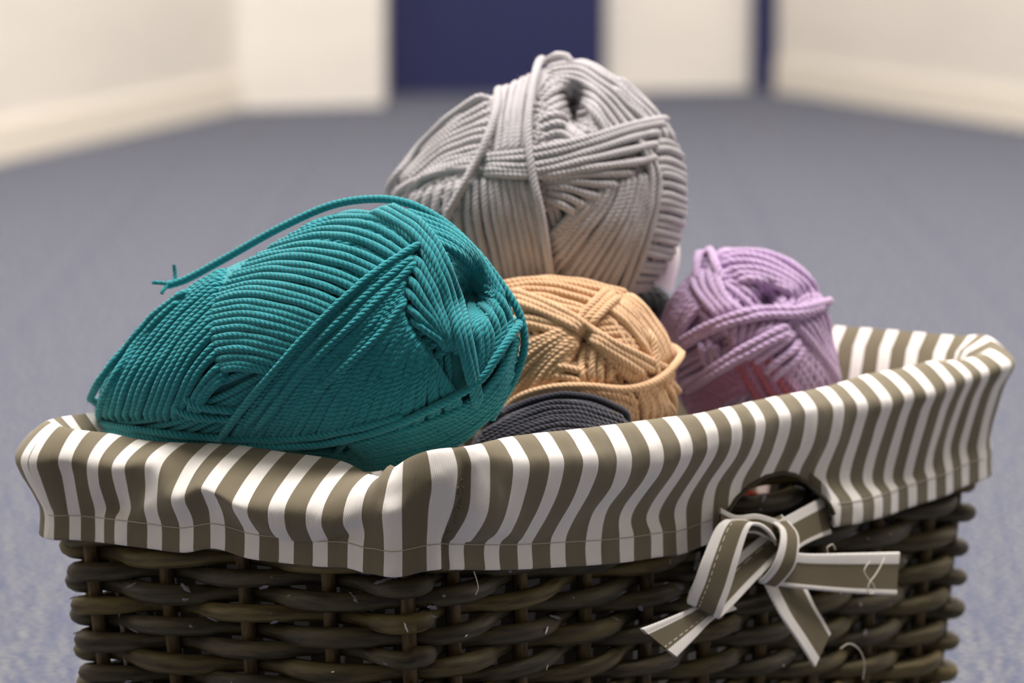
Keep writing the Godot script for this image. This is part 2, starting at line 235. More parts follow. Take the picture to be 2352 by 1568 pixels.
# a round strand along a path; ups point away from what it lies on
func tube(p: PackedVector3Array, ups: PackedVector3Array, radii: PackedFloat32Array, sides: int, pitch: float, closed := false, lobes := 0.0, squash := 1.0) -> ArrayMesh:
	var count := p.size()
	var ring := sides + 1
	var v := PackedVector3Array()
	var n := PackedVector3Array()
	var uv := PackedVector2Array()
	v.resize(count * ring + 2)
	n.resize(count * ring + 2)
	uv.resize(count * ring + 2)
	var cosines := PackedFloat32Array()
	var sines := PackedFloat32Array()
	for k in ring:
		cosines.append(cos(TAU * k / sides))
		sines.append(sin(TAU * k / sides))
	var along := 0.0
	var start := rng.randf()
	for i in count:
		var a := p[i - 1] if i > 0 else (p[count - 2] if closed else p[0])
		var b := p[i + 1] if i < count - 1 else (p[1] if closed else p[count - 1])
		var t := (b - a).normalized()
		var side := t.cross(ups[i]).normalized()
		var up := side.cross(t)
		if i > 0:
			along += p[i].distance_to(p[i - 1])
		var vv := along / pitch + start
		var r := radii[i]
		for k in ring:
			var d := side * cosines[k] + up * sines[k] * squash
			var w := r
			var j := i * ring + k
			if lobes > 0.0:
				var phase := 4.0 * (TAU * k / sides + TAU * vv)
				w = r * (1.0 + lobes * cos(phase))
				n[j] = (d + (side * -sines[k] + up * cosines[k]) * (4.0 * lobes * sin(phase)) * 0.8).normalized()
			else:
				n[j] = d
			v[j] = p[i] + d * w
			uv[j] = Vector2(float(k) / sides, vv)
	var index := PackedInt32Array()
	index.resize((count - 1) * sides * 6)
	var w2 := 0
	for i in count - 1:
		for k in sides:
			var j := i * ring + k
			index[w2] = j
			index[w2 + 1] = j + 1
			index[w2 + 2] = j + ring
			index[w2 + 3] = j + 1
			index[w2 + 4] = j + ring + 1
			index[w2 + 5] = j + ring
			w2 += 6
	var c0 := count * ring
	v[c0] = p[0]
	v[c0 + 1] = p[count - 1]
	n[c0] = (p[0] - p[1]).normalized()
	n[c0 + 1] = (p[count - 1] - p[count - 2]).normalized()
	if not closed:
		for k in sides:
			index.append_array(PackedInt32Array([c0, k + 1, k, c0 + 1, (count - 1) * ring + k, (count - 1) * ring + k + 1]))
	return arrays_mesh(v, n, uv, index)

func even(count: int, r: float) -> PackedFloat32Array:
	var a := PackedFloat32Array()
	a.resize(count)
	a.fill(r)
	return a

func smooth(a: Array, t: float) -> float:   # Catmull-Rom through numbers, t in 0..1
	var x := clampf(t, 0.0, 1.0) * (a.size() - 1)
	var i := mini(int(x), a.size() - 2)
	return cubic_interpolate(a[i], a[i + 1], a[maxi(i - 1, 0)], a[mini(i + 2, a.size() - 1)], x - i)

func flat_curve(a: Array, t: float) -> Vector2:   # the same through x, y, x, y ...
	var count := a.size() / 2
	var x := clampf(t, 0.0, 1.0) * (count - 1)
	var i := mini(int(x), count - 2)
	var h := maxi(i - 1, 0)
	var j := mini(i + 2, count - 1)
	return Vector2(cubic_interpolate(a[i * 2], a[i * 2 + 2], a[h * 2], a[j * 2], x - i), cubic_interpolate(a[i * 2 + 1], a[i * 2 + 3], a[h * 2 + 1], a[j * 2 + 1], x - i))

func space_curve(a: Array, t: float) -> Vector3:
	var count := a.size() / 3
	var x := clampf(t, 0.0, 1.0) * (count - 1)
	var i := mini(int(x), count - 2)
	var h := maxi(i - 1, 0)
	var j := mini(i + 2, count - 1)
	var out := Vector3.ZERO
	for k in 3:
		out[k] = cubic_interpolate(a[i * 3 + k], a[i * 3 + 3 + k], a[h * 3 + k], a[j * 3 + k], x - i)
	return out * MM

# ---------------------------------------------------------------- materials
func noise_texture(frequency: float, seamless_size: int, ramp: Gradient, octaves := 4, kind := FastNoiseLite.TYPE_SIMPLEX_SMOOTH) -> NoiseTexture2D:
	var f := FastNoiseLite.new()
	f.noise_type = kind
	f.frequency = frequency
	f.fractal_octaves = octaves
	f.seed = 7
	var t := NoiseTexture2D.new()
	t.width = seamless_size
	t.height = seamless_size
	t.seamless = true
	t.noise = f
	if ramp:
		t.color_ramp = ramp
	return t

func ramp(stops: Array, colors: Array) -> Gradient:
	var g := Gradient.new()
	g.offsets = PackedFloat32Array(stops)
	g.colors = PackedColorArray(colors)
	return g

func plain(color: Color, roughness := 0.8, specular := 0.3) -> StandardMaterial3D:
	var m := StandardMaterial3D.new()
	m.albedo_color = color
	m.roughness = roughness
	m.metallic_specular = specular
	return m

# four plies twisted round each other, with fine fibres running along them
func ply_height() -> ImageTexture:
	var im := Image.create(128, 128, false, Image.FORMAT_RGB8)
	var f := FastNoiseLite.new()
	f.frequency = 0.5
	for y in 128:
		for x in 128:
			var q := fposmod(4.0 * (x + y) / 128.0, 1.0) * 2.0 - 1.0
			var h := 0.55 * cos(q * PI * 0.5) + 0.45 * sqrt(maxf(0.0, 1.0 - q * q))
			var fibre := f.get_noise_2d((x + y) * 2.0, (x - y) * 0.1) * 0.2
			h = clampf(h * 0.85 + fibre, 0.0, 1.0)
			im.set_pixel(x, y, Color(h, h, h))
	return ImageTexture.create_from_image(im)

func fibre_color() -> ImageTexture:
	var im := Image.create(128, 128, false, Image.FORMAT_RGB8)
	var f := FastNoiseLite.new()
	f.frequency = 0.35
	for y in 128:
		for x in 128:
			var k := 0.94 + f.get_noise_2d((x + y) * 1.7, (x - y) * 0.15) * 0.13
			im.set_pixel(x, y, Color(k, k, k))
	return ImageTexture.create_from_image(im)

func yarn(color: Color, relief := 0.065) -> StandardMaterial3D:
	var m := plain(color, 0.85, 0.25)
	m.albedo_texture = mat.fibre
	m.heightmap_enabled = true
	m.heightmap_texture = mat.ply
	m.heightmap_scale = relief
	m.rim_enabled = true
	m.rim = 1.0
	m.rim_tint = 0.4
	return m

func stripe_texture() -> ImageTexture:   # one white and one olive stripe, woven in fine twill
	var im := Image.create(256, 256, false, Image.FORMAT_RGB8)
	var white := Color(0.945, 0.93, 0.905)
	var olive := Color(0.47, 0.437, 0.36)
	var f := FastNoiseLite.new()
	f.frequency = 0.05
	for y in 256:
		for x in 256:
			var q := absf(fposmod(x / 256.0 + 0.5, 1.0) - 0.5)
			var edge := smoothstep(0.215, 0.228, q + f.get_noise_2d(x * 0.3, y * 3.0) * 0.004)
			var thread := 0.5 + 0.5 * sin(TAU * (26.0 * x + 7.0 * y) / 256.0)
			var c := white.lerp(olive, edge) * lerpf(0.96, 1.03, thread)
			if edge > 0.5:
				c = c.lerp(Color(0.60, 0.57, 0.49), 0.16 * thread)
			im.set_pixel(x, y, c)
	return ImageTexture.create_from_image(im)

func twill_height() -> ImageTexture:
	var im := Image.create(256, 256, false, Image.FORMAT_RGB8)
	for y in 256:
		for x in 256:
			var h := 0.5 + 0.5 * sin(TAU * (26.0 * x + 7.0 * y) / 256.0)
			im.set_pixel(x, y, Color(h, h, h))
	return ImageTexture.create_from_image(im)

func ribbon_texture(stitched: bool) -> ImageTexture:
	var im := Image.create(64, 128, false, Image.FORMAT_RGB8)
	for y in 128:
		for x in 64:
			var v := y / 128.0
			var c := Color(0.47, 0.437, 0.36)
			if v < 0.27 or v > (0.79 if stitched else 0.87):
				c = Color(0.945, 0.93, 0.905)
			elif stitched and absf(v - 0.35) < 0.014 and x % 16 < 10:
				c = Color(0.9, 0.87, 0.8)
			im.set_pixel(x, y, c * (0.97 + 0.05 * sin(TAU * (x * 8.0 + y * 8.0) / 64.0)))
	return ImageTexture.create_from_image(im)

func make_materials() -> void:
	mat.ply = ply_height()
	mat.fibre = fibre_color()
	var stripes := plain(Color.WHITE, 0.9, 0.2)
	stripes.albedo_texture = stripe_texture()
	stripes.heightmap_enabled = true
	stripes.heightmap_texture = twill_height()
	stripes.heightmap_scale = 0.006
	stripes.rim_enabled = true
	stripes.rim = 0.35
	stripes.rim_tint = 0.3
	mat.stripes = stripes
	var ribbon := plain(Color.WHITE, 0.9, 0.2)
	ribbon.albedo_texture = ribbon_texture(false)
	mat.ribbon = ribbon
	mat.stitched_ribbon = ribbon.duplicate()
	mat.stitched_ribbon.albedo_texture = ribbon_texture(true)
	mat.thread = plain(Color(0.86, 0.83, 0.77), 0.9)
	mat.hem_thread = plain(Color(0.74, 0.71, 0.66), 0.9)
	mat.fray = plain(Color(0.50, 0.47, 0.39), 0.9)
	# willow: stained grey brown, grain running along the rod, worn pale here and there
	mat.willow = []
	var grain := noise_texture(0.02, 256, ramp([0.0, 0.35, 0.6, 0.8, 1.0], [Color(0.55, 0.55, 0.55), Color(0.8, 0.79, 0.78), Color(1, 0.98, 0.95), Color(1.2, 1.12, 1.0), Color(1.0, 0.9, 0.75)]), 5)
	var bark := noise_texture(0.03, 256, null, 4)
	for c in [Color(0.36, 0.325, 0.21), Color(0.30, 0.275, 0.20), Color(0.42, 0.375, 0.235), Color(0.325, 0.295, 0.225)]:
		var m := plain(c, 0.55, 0.4)
		m.albedo_texture = grain
		m.uv1_scale = Vector3(1.0, 0.4, 1)
		m.heightmap_enabled = true
		m.heightmap_texture = bark
		m.heightmap_scale = 0.02
		mat.willow.append(m)
	mat.stake = mat.willow[2].duplicate()
	mat.stake.albedo_color = Color(0.40, 0.335, 0.215)
	mat.scuff = plain(Color(0.50, 0.50, 0.52), 0.8)
	mat.lint = plain(Color(0.85, 0.83, 0.8), 0.9)
	# the room
	var carpet := plain(Color.WHITE, 0.95, 0.1)
	carpet.albedo_texture = noise_texture(0.055, 512, ramp([0.0, 0.36, 0.47, 0.55, 0.66, 1.0], [Color(0.12, 0.145, 0.25), Color(0.19, 0.22, 0.355), Color(0.315, 0.335, 0.41), Color(0.36, 0.37, 0.405), Color(0.50, 0.50, 0.465), Color(0.64, 0.62, 0.52)]), 4)
	carpet.uv1_triplanar = true
	carpet.uv1_world_triplanar = true
	carpet.uv1_scale = Vector3(5.5, 5.5, 5.5)
	mat.carpet = carpet
	var paint := plain(Color(0.90, 0.88, 0.845), 0.6, 0.4)
	paint.albedo_texture = noise_texture(0.008, 256, ramp([0.0, 0.5, 1.0], [Color(0.94, 0.945, 0.95), Color(0.98, 0.98, 0.98), Color(1, 1, 1)]), 3)
	paint.uv1_triplanar = true
	paint.uv1_world_triplanar = true
	paint.uv1_scale = Vector3(0.7, 2.5, 0.7)
	mat.paint = paint
	mat.skirting = plain(Color(0.89, 0.865, 0.81), 0.6, 0.4)
	mat.navy = plain(Color(0.14, 0.155, 0.315), 0.5, 0.4)
	mat.ceiling = plain(Color(0.9, 0.9, 0.88), 0.9)
	var lamp := plain(Color(0.95, 0.95, 0.92))
	lamp.emission_enabled = true
	lamp.emission = Color(1.0, 0.95, 0.87)
	lamp.emission_energy_multiplier = 1.0
	mat.lamp = lamp

# ---------------------------------------------------------------- the rim of the basket: a rounded four-cornered outline
var rim_points := PackedVector3Array()
var rim_along := PackedFloat32Array()
var rim_length := 0.0
const MIDDLE := Vector3(0.0122, 0, -1.6108)

func make_rim() -> void:
	var corners := [Vector3(-0.0364, 0, -1.4300), Vector3(0.2189, 0, -1.7020), Vector3(0.0608, 0, -1.7916), Vector3(-0.1946, 0, -1.5197)]
	var pts := PackedVector3Array()
	for i in 4:
		var p: Vector3 = corners[i]
		var u: Vector3 = (corners[posmod(i - 1, 4)] - p).normalized()
		var v: Vector3 = (corners[(i + 1) % 4] - p).normalized()
		var half := u.angle_to(v) / 2.0
		var c := p + (u + v).normalized() * 0.018 / sin(half)
		var a0 := p + u * 0.018 / tan(half) - c
		var a1 := p + v * 0.018 / tan(half) - c
		for k in 13:
			pts.append(c + a0.slerp(a1, k / 12.0))
	for k in pts.size() + 1:
		rim_points.append(pts[(k + 6) % pts.size()])
	rim_along.append(0.0)
	for k in range(1, rim_points.size()):
		rim_along.append(rim_along[k - 1] + rim_points[k].distance_to(rim_points[k - 1]))
	rim_length = rim_along[rim_along.size() - 1]

func rim_at(s: float) -> Array:   # [point, outward]
	s = fposmod(s, rim_length)
	var i := clampi(rim_along.bsearch(s, false) - 1, 0, rim_points.size() - 2)
	var q := (s - rim_along[i]) / maxf(rim_along[i + 1] - rim_along[i], 1e-9)
	var count := rim_points.size() - 1
	var out := Vector3.ZERO
	for k in 2:
		var d := (rim_points[(i + k + 1) % count] - rim_points[posmod(i + k - 1, count)]).normalized()
		out += Vector3(-d.z, 0, d.x) * (q if k == 1 else 1.0 - q)
	return [rim_points[i].lerp(rim_points[i + 1], q), out.normalized()]

func wall_at(s: float, out: float, up: float) -> Vector3:   # a point of the tapering basket wall, metres
	var w := rim_at(s)
	var p: Vector3 = w[0] + w[1] * out
	var k := 1.0 - 0.11 * maxf(0.0, -up - 0.03) / 0.21
	return Vector3(MIDDLE.x + (p.x - MIDDLE.x) * k, RIM + up, MIDDLE.z + (p.z - MIDDLE.z) * k)

# ---------------------------------------------------------------- the wicker basket
func row_shift(s: float) -> float:   # the weave is not quite level: it climbs along the long front and sinks on the short one
	var x := fposmod(s + 0.17, rim_length)
	if x < 0.17:
		return lerpf(-0.009, 0.0, x / 0.17)
	if x < 0.52:
		return lerpf(0.0, 0.009, (x - 0.17) / 0.35)
	return lerpf(0.009, -0.009, (x - 0.52) / (rim_length - 0.52))

func build_basket() -> void:
	var basket := thing("wicker_basket", "dark brown wicker basket holding the yarn, standing on the blue carpet", "basket", Vector3(MIDDLE.x, 0, MIDDLE.z))
	var back := -basket.position
	var stakes := [-0.155, -0.119, -0.082, -0.043, -0.003, 0.028, 0.066, 0.104, 0.142, 0.18, 0.218, 0.256, 0.294, 0.332, 0.362]
	for k in 15:
		stakes.append(0.362 + (rim_length - 0.155 - 0.362) * (k + 1) / 16.0)
	for s in stakes:
		var p := PackedVector3Array()
		var ups := PackedVector3Array()
		for k in 13:
			var h := -0.024 - k * 0.0175
			if s > 0.17 and s < 0.24:
				h = minf(h, -0.046 + k * 0.0001)
			p.append(wall_at(s, -0.0100, h) + back)
			ups.append(rim_at(s)[1])
		add(basket, "stake", tube(p, ups, even(13, 0.0029), 8, 0.03), mat.stake)
	var rows := 31
	for i in rows:
		var h := -0.024 - i * 0.007
		var from := 0.0
		var to := rim_length
		var broken := i < 3
		if broken:   # the rods stop at either side of the handle opening
			from = 0.238
			to = rim_length + 0.172
		var p := PackedVector3Array()
		var ups := PackedVector3Array()
		var radii := PackedFloat32Array()
		var steps := 420
		var bump := rng.randf() * 10.0
		for k in steps + 1:
			var s := lerpf(from, to, float(k) / steps)
			var m := fposmod(s + 0.155, rim_length) - 0.155
			var j := 0
			while j < stakes.size() - 1 and stakes[j + 1] <= m:
				j += 1
			var next: float = stakes[j + 1] if j < stakes.size() - 1 else stakes[0] + rim_length
			var phase: float = PI * (j + (m - stakes[j]) / (next - stakes[j]) + i)
			var c := cos(phase)
			var swing := signf(c) * pow(absf(c), 0.85) * 0.0056
			var wob := sin(s * 37.0 + bump) * 0.0004 + sin(s * 83.0 + bump * 2.0) * 0.0003
			if k == 0 or k == steps:
				wob = 0.0
			p.append(wall_at(s, -0.0100 + swing + wob, h + row_shift(s) + wob * 1.5) + back)
			ups.append(Vector3.UP)
			radii.append(0.00375 * (1.0 + 0.09 * sin(s * 21.0 + bump) * (0.0 if k == 0 or k == steps else 1.0)) * (1.0 + 0.10 * c))
		add(basket, "willow_rod", tube(p, ups, radii, 10, 0.06, not broken, 0.0, 0.95), mat.willow[rng.randi() % 4])
	# woven floor of the basket, a flat slab with rounded corners
	var st := PackedVector3Array()
	for k in 60:
		st.append(wall_at(rim_length * k / 60.0, -0.012, -0.23) + back)
	var poly := PackedVector2Array()
	for q in st:
		poly.append(Vector2(q.x, q.z))
	var slab := CSGPolygon3D.new()
	slab.name = "basket_floor"
	slab.polygon = poly
	slab.depth = 0.008
	slab.rotation_degrees.x = 90
	slab.position.y = 0.014
	slab.material = mat.willow[1]
	basket.add_child(slab, true)
	# pale slivers where the stain is rubbed off the flanks of the rods, and bits of lint caught in the weave
	var sliver := sliver_mesh()
	for k in 120:
		var row := 4 + rng.randi() % 12
		var j := rng.randi() % 13
		var q := 0.26 + rng.randf() * 0.16
		if rng.randf() < 0.5:
			q = -q
		var near: float = stakes[j]
		var s: float = near + q * (stakes[j + 1] - near)
		if (row + j) % 2 == 1:
			row += 1
		var c := cos(q * PI)
		var h := -0.024 - row * 0.007 + row_shift(s)
		var w := rim_at(s)
		var high := 1.0 if rng.randf() < 0.5 else -1.0
		var o := add(basket, "scuff", sliver, mat.scuff)
		var lean := -signf(q) * high * (0.35 + rng.randf() * 0.3)
		var face: Vector3 = (w[1] + Vector3(0, high * 0.9, 0)).normalized()
		var run := Vector3.UP.cross(w[1]).normalized()
		o.basis = Basis(run, face.cross(run), face).rotated(face, lean).scaled(Vector3.ONE * (0.9 + rng.randf() * 0.8))
		o.position = wall_at(s, -0.0100 + pow(c, 0.85) * 0.0056, h) + back + face * 0.0035 * (1.0 + 0.15 * c)
	for k in 16:
		var row := 6 + rng.randi() % 10
		var j := rng.randi() % 13
		if (row + j) % 2 == 1:
			row += 1
		var s: float = stakes[j] + (rng.randf() - 0.5) * 0.012
		var w := rim_at(s)
		var o := add(basket, "lint", sliver, mat.lint)
		o.basis = Basis(Vector3.UP.cross(w[1]).normalized(), Vector3.UP, w[1]).rotated(w[1], rng.randf() * 3.0).scaled(Vector3(0.35, 0.5, 0.6) if k % 3 else Vector3(0.4, 1.4, 0.6))
		o.position = wall_at(s, -0.0100 + 0.0056 + 0.0041, -0.024 - row * 0.007 + row_shift(s) + (rng.randf() - 0.5) * 0.003) + back

func sliver_mesh() -> ArrayMesh:   # a flat flake, pointed at both ends, thickest in the middle
	var p := PackedVector3Array()
	var uv := PackedVector2Array()
	for c in 7:
		var t := c / 6.0 * 2.0 - 1.0
		var half := 0.0006 * sqrt(maxf(0.0, 1.0 - t * t)) * (1.0 + 0.3 * sin(c * 2.3))
		for r in 5:
			var q := r / 4.0 * 2.0 - 1.0
			p.append(Vector3(t * 0.0026, q * half, 0.00025 * (1.0 - q * q) * (1.0 - t * t) - 0.0001))
			uv.append(Vector2(t, q))
	return grid_mesh(p, uv, 5, 7)

# ---------------------------------------------------------------- the striped liner
func drape_at(s: float) -> Array:   # s in mm; ten numbers
	var i := 0
	while i < DRAPE.size() - 2 and DRAPE[i + 1][0] <= s:
		i += 1
	var a: Array = DRAPE[i]
	var b: Array = DRAPE[i + 1]
	var pa: Array = DRAPE[i - 1] if i > 0 else DRAPE[DRAPE.size() - 2]
	var pb: Array = DRAPE[i + 2] if i + 2 < DRAPE.size() else DRAPE[1]
	var span: float = b[0] - a[0]
	var before: float = pa[0] - a[0] if i > 0 else -20.0
	var after: float = pb[0] - a[0] if i + 2 < DRAPE.size() else span + 11.0
	var out := []
	for k in range(1, 11):
		out.append(cubic_interpolate_in_time(a[k], b[k], pa[k], pb[k], (s - a[0]) / span, span, before, after))
	return out

func opening_at(s: float) -> float:
	if s <= OPENING[0][0] or s >= OPENING[OPENING.size() - 1][0]:
		return -99.0
	for i in OPENING.size() - 1:
		if s < OPENING[i + 1][0]:
			return lerpf(OPENING[i][1], OPENING[i + 1][1], (s - OPENING[i][0]) / (OPENING[i + 1][0] - OPENING[i][0]))
	return -99.0

func stripe_at(s: float) -> float:   # how many stripes along, s in mm; whole numbers are the middle of a white stripe
	var last := STRIPES.size() - 1
	if s >= STRIPES[last]:
		return last - 12 + (s - STRIPES[last]) / 12.8
	var i := 0
	while i < last - 1 and STRIPES[i + 1] <= s:
		i += 1
	var q: float = (s - STRIPES[i]) / (STRIPES[i + 1] - STRIPES[i])
	if i == 12:   # beside the seam the olive stripe is folded away to a sliver
		q = clampf(remap(q, 0.30, 0.68, 0.22, 0.78), 0.22, 0.78) if q > 0.30 and q < 0.68 else (q / 0.30 * 0.22 if q <= 0.30 else remap(q, 0.68, 1.0, 0.78, 1.0))
	return i - 12 + q

func liner_profile(s: float, ripple: FastNoiseLite) -> Array:   # [inner points, outer points] as Vector2(out, up) in mm
	var d := drape_at(s)
	var crown := Vector2(d[0], d[1])
	var bulge := Vector2(d[2], d[3])
	var waist := Vector2(d[4], d[5])
	var tuck := Vector2(d[6], d[7])
	var hem := Vector2(d[8], d[9])
	var shoulder := crown.lerp(bulge, 0.55) + Vector2(0.8, 1.5)
	var key := [Vector2(-36, -205), Vector2(-34, -90), Vector2(minf(d[0] - 6.0, -16.0), d[1] - 18.0), crown + Vector2(-4.5, -3.0), crown, shoulder, bulge, waist, tuck, hem + Vector2(-0.3, 9.5), hem]
	var inner := PackedVector2Array()
	var outer := PackedVector2Array()
	for i in key.size() - 1:
		var a: Vector2 = key[maxi(i - 1, 0)]
		var b: Vector2 = key[mini(i + 2, key.size() - 1)]
		for k in 8:
			var t := k / 8.0
			var p := Vector2(cubic_interpolate(key[i].x, key[i + 1].x, a.x, b.x, t), cubic_interpolate(key[i].y, key[i + 1].y, a.y, b.y, t))
			p.x += ripple.get_noise_2d(s * 2.2, p.y * 1.4) * 0.6
			if i < 4:
				inner.append(p)
			else:
				outer.append(p)
	outer.append(hem)
	inner.append(outer[0])
	return [inner, outer]

func resample(p: PackedVector2Array, count: int) -> PackedVector2Array:
	var total := 0.0
	for i in p.size() - 1:
		total += p[i].distance_to(p[i + 1])
	var out := PackedVector2Array()
	var i := 0
	var done := 0.0
	for k in count:
		var want := total * k / (count - 1)
		while i < p.size() - 2 and done + p[i].distance_to(p[i + 1]) < want:
			done += p[i].distance_to(p[i + 1])
			i += 1
		out.append(p[i].lerp(p[i + 1], clampf((want - done) / maxf(p[i].distance_to(p[i + 1]), 1e-6), 0.0, 1.0)))
	return out

func liner_point(s: float, q: Vector2) -> Vector3:
	var w := rim_at(s * MM)
	return w[0] + w[1] * q.x * MM + Vector3(0, RIM + q.y * MM, 0)

func build_liner() -> void:
	var liner := thing("basket_liner", "olive and white striped cloth liner folded over the rim of the wicker basket", "basket liner", Vector3(MIDDLE.x, RIM, MIDDLE.z))
	var back := -liner.position
	var ripple := FastNoiseLite.new()
	ripple.frequency = 0.022
	ripple.seed = 3
	var p := PackedVector3Array()
	var uv := PackedVector2Array()
	var skip := {}
	var inner_rows := 20
	var outer_rows := 44
	var rows := inner_rows + outer_rows + 3
	var stations := PackedFloat32Array()
	var s := -163.0
	while s < -163.0 + rim_length * 1000.0:
		stations.append(s)
		s += 0.45 if (s > 164 and s < 185) or (s > 226 and s < 242) or absf(s - 12.0) < 6.0 else 1.3
	stations.append(-163.0 + rim_length * 1000.0 - 0.001)
	var hem_path := PackedVector3Array()
	var hem_ups := PackedVector3Array()
	var hole_path := PackedVector3Array()
	var hole_ups := PackedVector3Array()
	for c in stations.size():
		s = stations[c]
		var both := liner_profile(s, ripple)
		var outer: PackedVector2Array = both[1]
		var stop := opening_at(s)
		# the corner seam: two edges pulled together into a groove
		var groove := exp(-pow((s - 12.5) / 2.2, 2.0)) * 1.7
		if groove > 0.05:
			for k in outer.size():
				outer[k].x -= groove * clampf((-outer[k].y + 4.0) / 14.0, 0.15, 1.0)
		if stop > -90.0:
			var cut := PackedVector2Array()
			for k in outer.size():
				if outer[k].y < stop and cut.size() > 8:
					var a := outer[k - 1]
					cut.append(a.lerp(outer[k], clampf((a.y - stop) / maxf(a.y - outer[k].y, 1e-6), 0.0, 1.0)))
					break
				cut.append(outer[k])
			outer = cut
		var column := resample(both[0], inner_rows)
		column.append_array(resample(outer, outer_rows))
		var end := outer[outer.size() - 1]
		column.append_array(PackedVector2Array([end + Vector2(-0.7, -0.4), end + Vector2(-1.3, 0.3), end + Vector2(-1.5, 7.0)]))
		var along := -column[inner_rows].y
		for r in rows:
			p.append(liner_point(s, column[r]) + back)
			if r > 0:
				along += column[r].distance_to(column[r - 1])
			uv.append(Vector2(stripe_at(s), along / 15.5))
			if stop > -90.0 and stop > -52.0 and column[r].y < -22.0 and column[r].y > -54.0 and r < inner_rows:
				skip[c * rows + r] = true
		var w: Vector3 = rim_at(s * MM)[1]
		if stop > -54.0:
			hole_path.append(liner_point(s, end + Vector2(0.2, 0)) + back)
			hole_ups.append(w)
		if stop < -90.0 and s < 350.0:
			var full: PackedVector2Array = both[1]
			var q := full[full.size() - 9]
			if s > 166.0 and hem_path.size() > 0 and hem_path[hem_path.size() - 1].distance_to(liner_point(s, q) + back) > 0.03:
				add(liner, "hem_stitching", tube(hem_path, hem_ups, even(hem_path.size(), 0.0002), 5, 0.01), mat.hem_thread)
				hem_path = PackedVector3Array()
				hem_ups = PackedVector3Array()
			hem_path.append(liner_point(s, q + Vector2(0.1, 0)) + back)
			hem_ups.append(w)
	add(liner, "hem_stitching", tube(hem_path, hem_ups, even(hem_path.size(), 0.0002), 5, 0.01), mat.hem_thread)
	add(liner, "striped_cloth", grid_mesh(p, uv, rows, stations.size(), skip), mat.stripes)
	# the bottom of the bag
	var floor_points := PackedVector3Array()
	var floor_uv := PackedVector2Array()
	for c in 121:
		s = rim_length * 1000.0 * c / 120.0
		var edge := liner_point(s, Vector2(-36, -205)) + back
		for r in 7:
			var q := edge.lerp(Vector3(0, -0.207, 0), r / 6.0)
			q.y += 0.002 * sin(q.x * 60.0) * sin(r / 6.0 * PI)
			floor_points.append(q)
			floor_uv.append(Vector2(q.x, q.z) / 0.0155)
	add(liner, "bag_bottom", grid_mesh(floor_points, floor_uv, 7, 121), mat.stripes)
	add(liner, "opening_binding", tube(hole_path, hole_ups, even(hole_path.size(), 0.0009), 8, 0.01), plain(Color(0.30, 0.28, 0.23), 0.9))
	# frayed threads in the corner seam
	for k in 26:
		var h := lerpf(-8.0, -43.0, k / 25.0)
		var prof := liner_profile(12.5, ripple)
		var q := Vector2(8.0, h)
		for e in prof[1]:
			if e.y < h:
				q = e
				break
		var at := liner_point(12.3 + rng.randf_range(-0.8, 0.8), q + Vector2(-1.9, 0)) + back
		var dir := Vector3(rng.randf_range(-0.5, 0.9), rng.randf_range(-1, 0.4), 0.5).normalized() * 0.0032
		add(liner, "frayed_thread", tube(PackedVector3Array([at - dir * 0.5, at + Vector3(0, 0, 0.0006), at + dir * 0.5]), PackedVector3Array([Vector3.BACK, Vector3.BACK, Vector3.BACK]), even(3, 0.00022), 5, 0.01), mat.fray)
	build_bow(liner)

func ribbon(a: Array, wide_end := 0.0) -> ArrayMesh:   # a stitched tape: soft-edged, about a millimetre thick
	var count := a.size() / 6
	var left := []
	var right := []
	for i in count:
		left.append_array(a.slice(i * 6, i * 6 + 3))
		right.append_array(a.slice(i * 6 + 3, i * 6 + 6))
	var steps := count * 8
	var across := [[0.0, 0.0], [0.012, 0.8], [0.05, 1.1], [0.27, 0.9], [0.3, 0.6], [0.5, 0.7], [0.84, 0.65], [0.87, 0.9], [0.95, 1.1], [0.988, 0.8], [1.0, 0.0], [0.97, -0.8], [0.5, -0.6], [0.03, -0.8], [0.0, 0.0]]
	var rows := across.size()
	var p := PackedVector3Array()
	var uv := PackedVector2Array()
	for k in steps + 1:
		var t := float(k) / steps
		var l := space_curve(left, t)
		var r := space_curve(right, t)
		var tangent := (space_curve(left, minf(t + 0.01, 1.0)) + space_curve(right, minf(t + 0.01, 1.0)) - space_curve(left, maxf(t - 0.01, 0.0)) - space_curve(right, maxf(t - 0.01, 0.0))).normalized()
		var face := tangent.cross((r - l).normalized()).normalized()
		for q in across:
			p.append(l.lerp(r, q[0]) + face * q[1] * -0.0008)
			uv.append(Vector2(t * count * 0.8, q[0]))
	return grid_mesh(p, uv, rows, steps + 1)

func build_bow(liner: Node3D) -> void:
	var knot := Node3D.new()
	knot.name = "tie_bow"
	knot.position = Vector3(0.1071, 0.1778, -1.5685) - liner.position
	knot.rotation_degrees.x = -TILT
	liner.add_child(knot, true)
	for called in ["strap_right", "strap_left", "tail_low", "tail_left", "tail_right", "loop", "knot"]:
		add(knot, "bow_" + called.split("_")[0], ribbon(BOW[called]), mat.stitched_ribbon if called in ["loop", "tail_left"] else mat.ribbon)
	for called in BOW:
		if called.begins_with("thread"):
			var a: Array = BOW[called]
			var path := PackedVector3Array()
			var ups := PackedVector3Array()
			for k in 31:
				path.append(space_curve(a, k / 30.0))
				ups.append(Vector3.BACK)
			add(knot, "loose_thread", tube(path, ups, even(31, 0.00024), 6, 0.01), mat.thread)

# ---------------------------------------------------------------- yarn balls
func outline_at(ball: Dictionary, angle: float) -> float:
	var a: Array = ball.radii
	var x := fposmod(angle, TAU) / TAU * a.size()
	var i := int(x) % a.size()
	return cubic_interpolate(a[i], a[(i + 1) % a.size()], a[posmod(i - 1, a.size())], a[(i + 2) % a.size()], x - int(x))

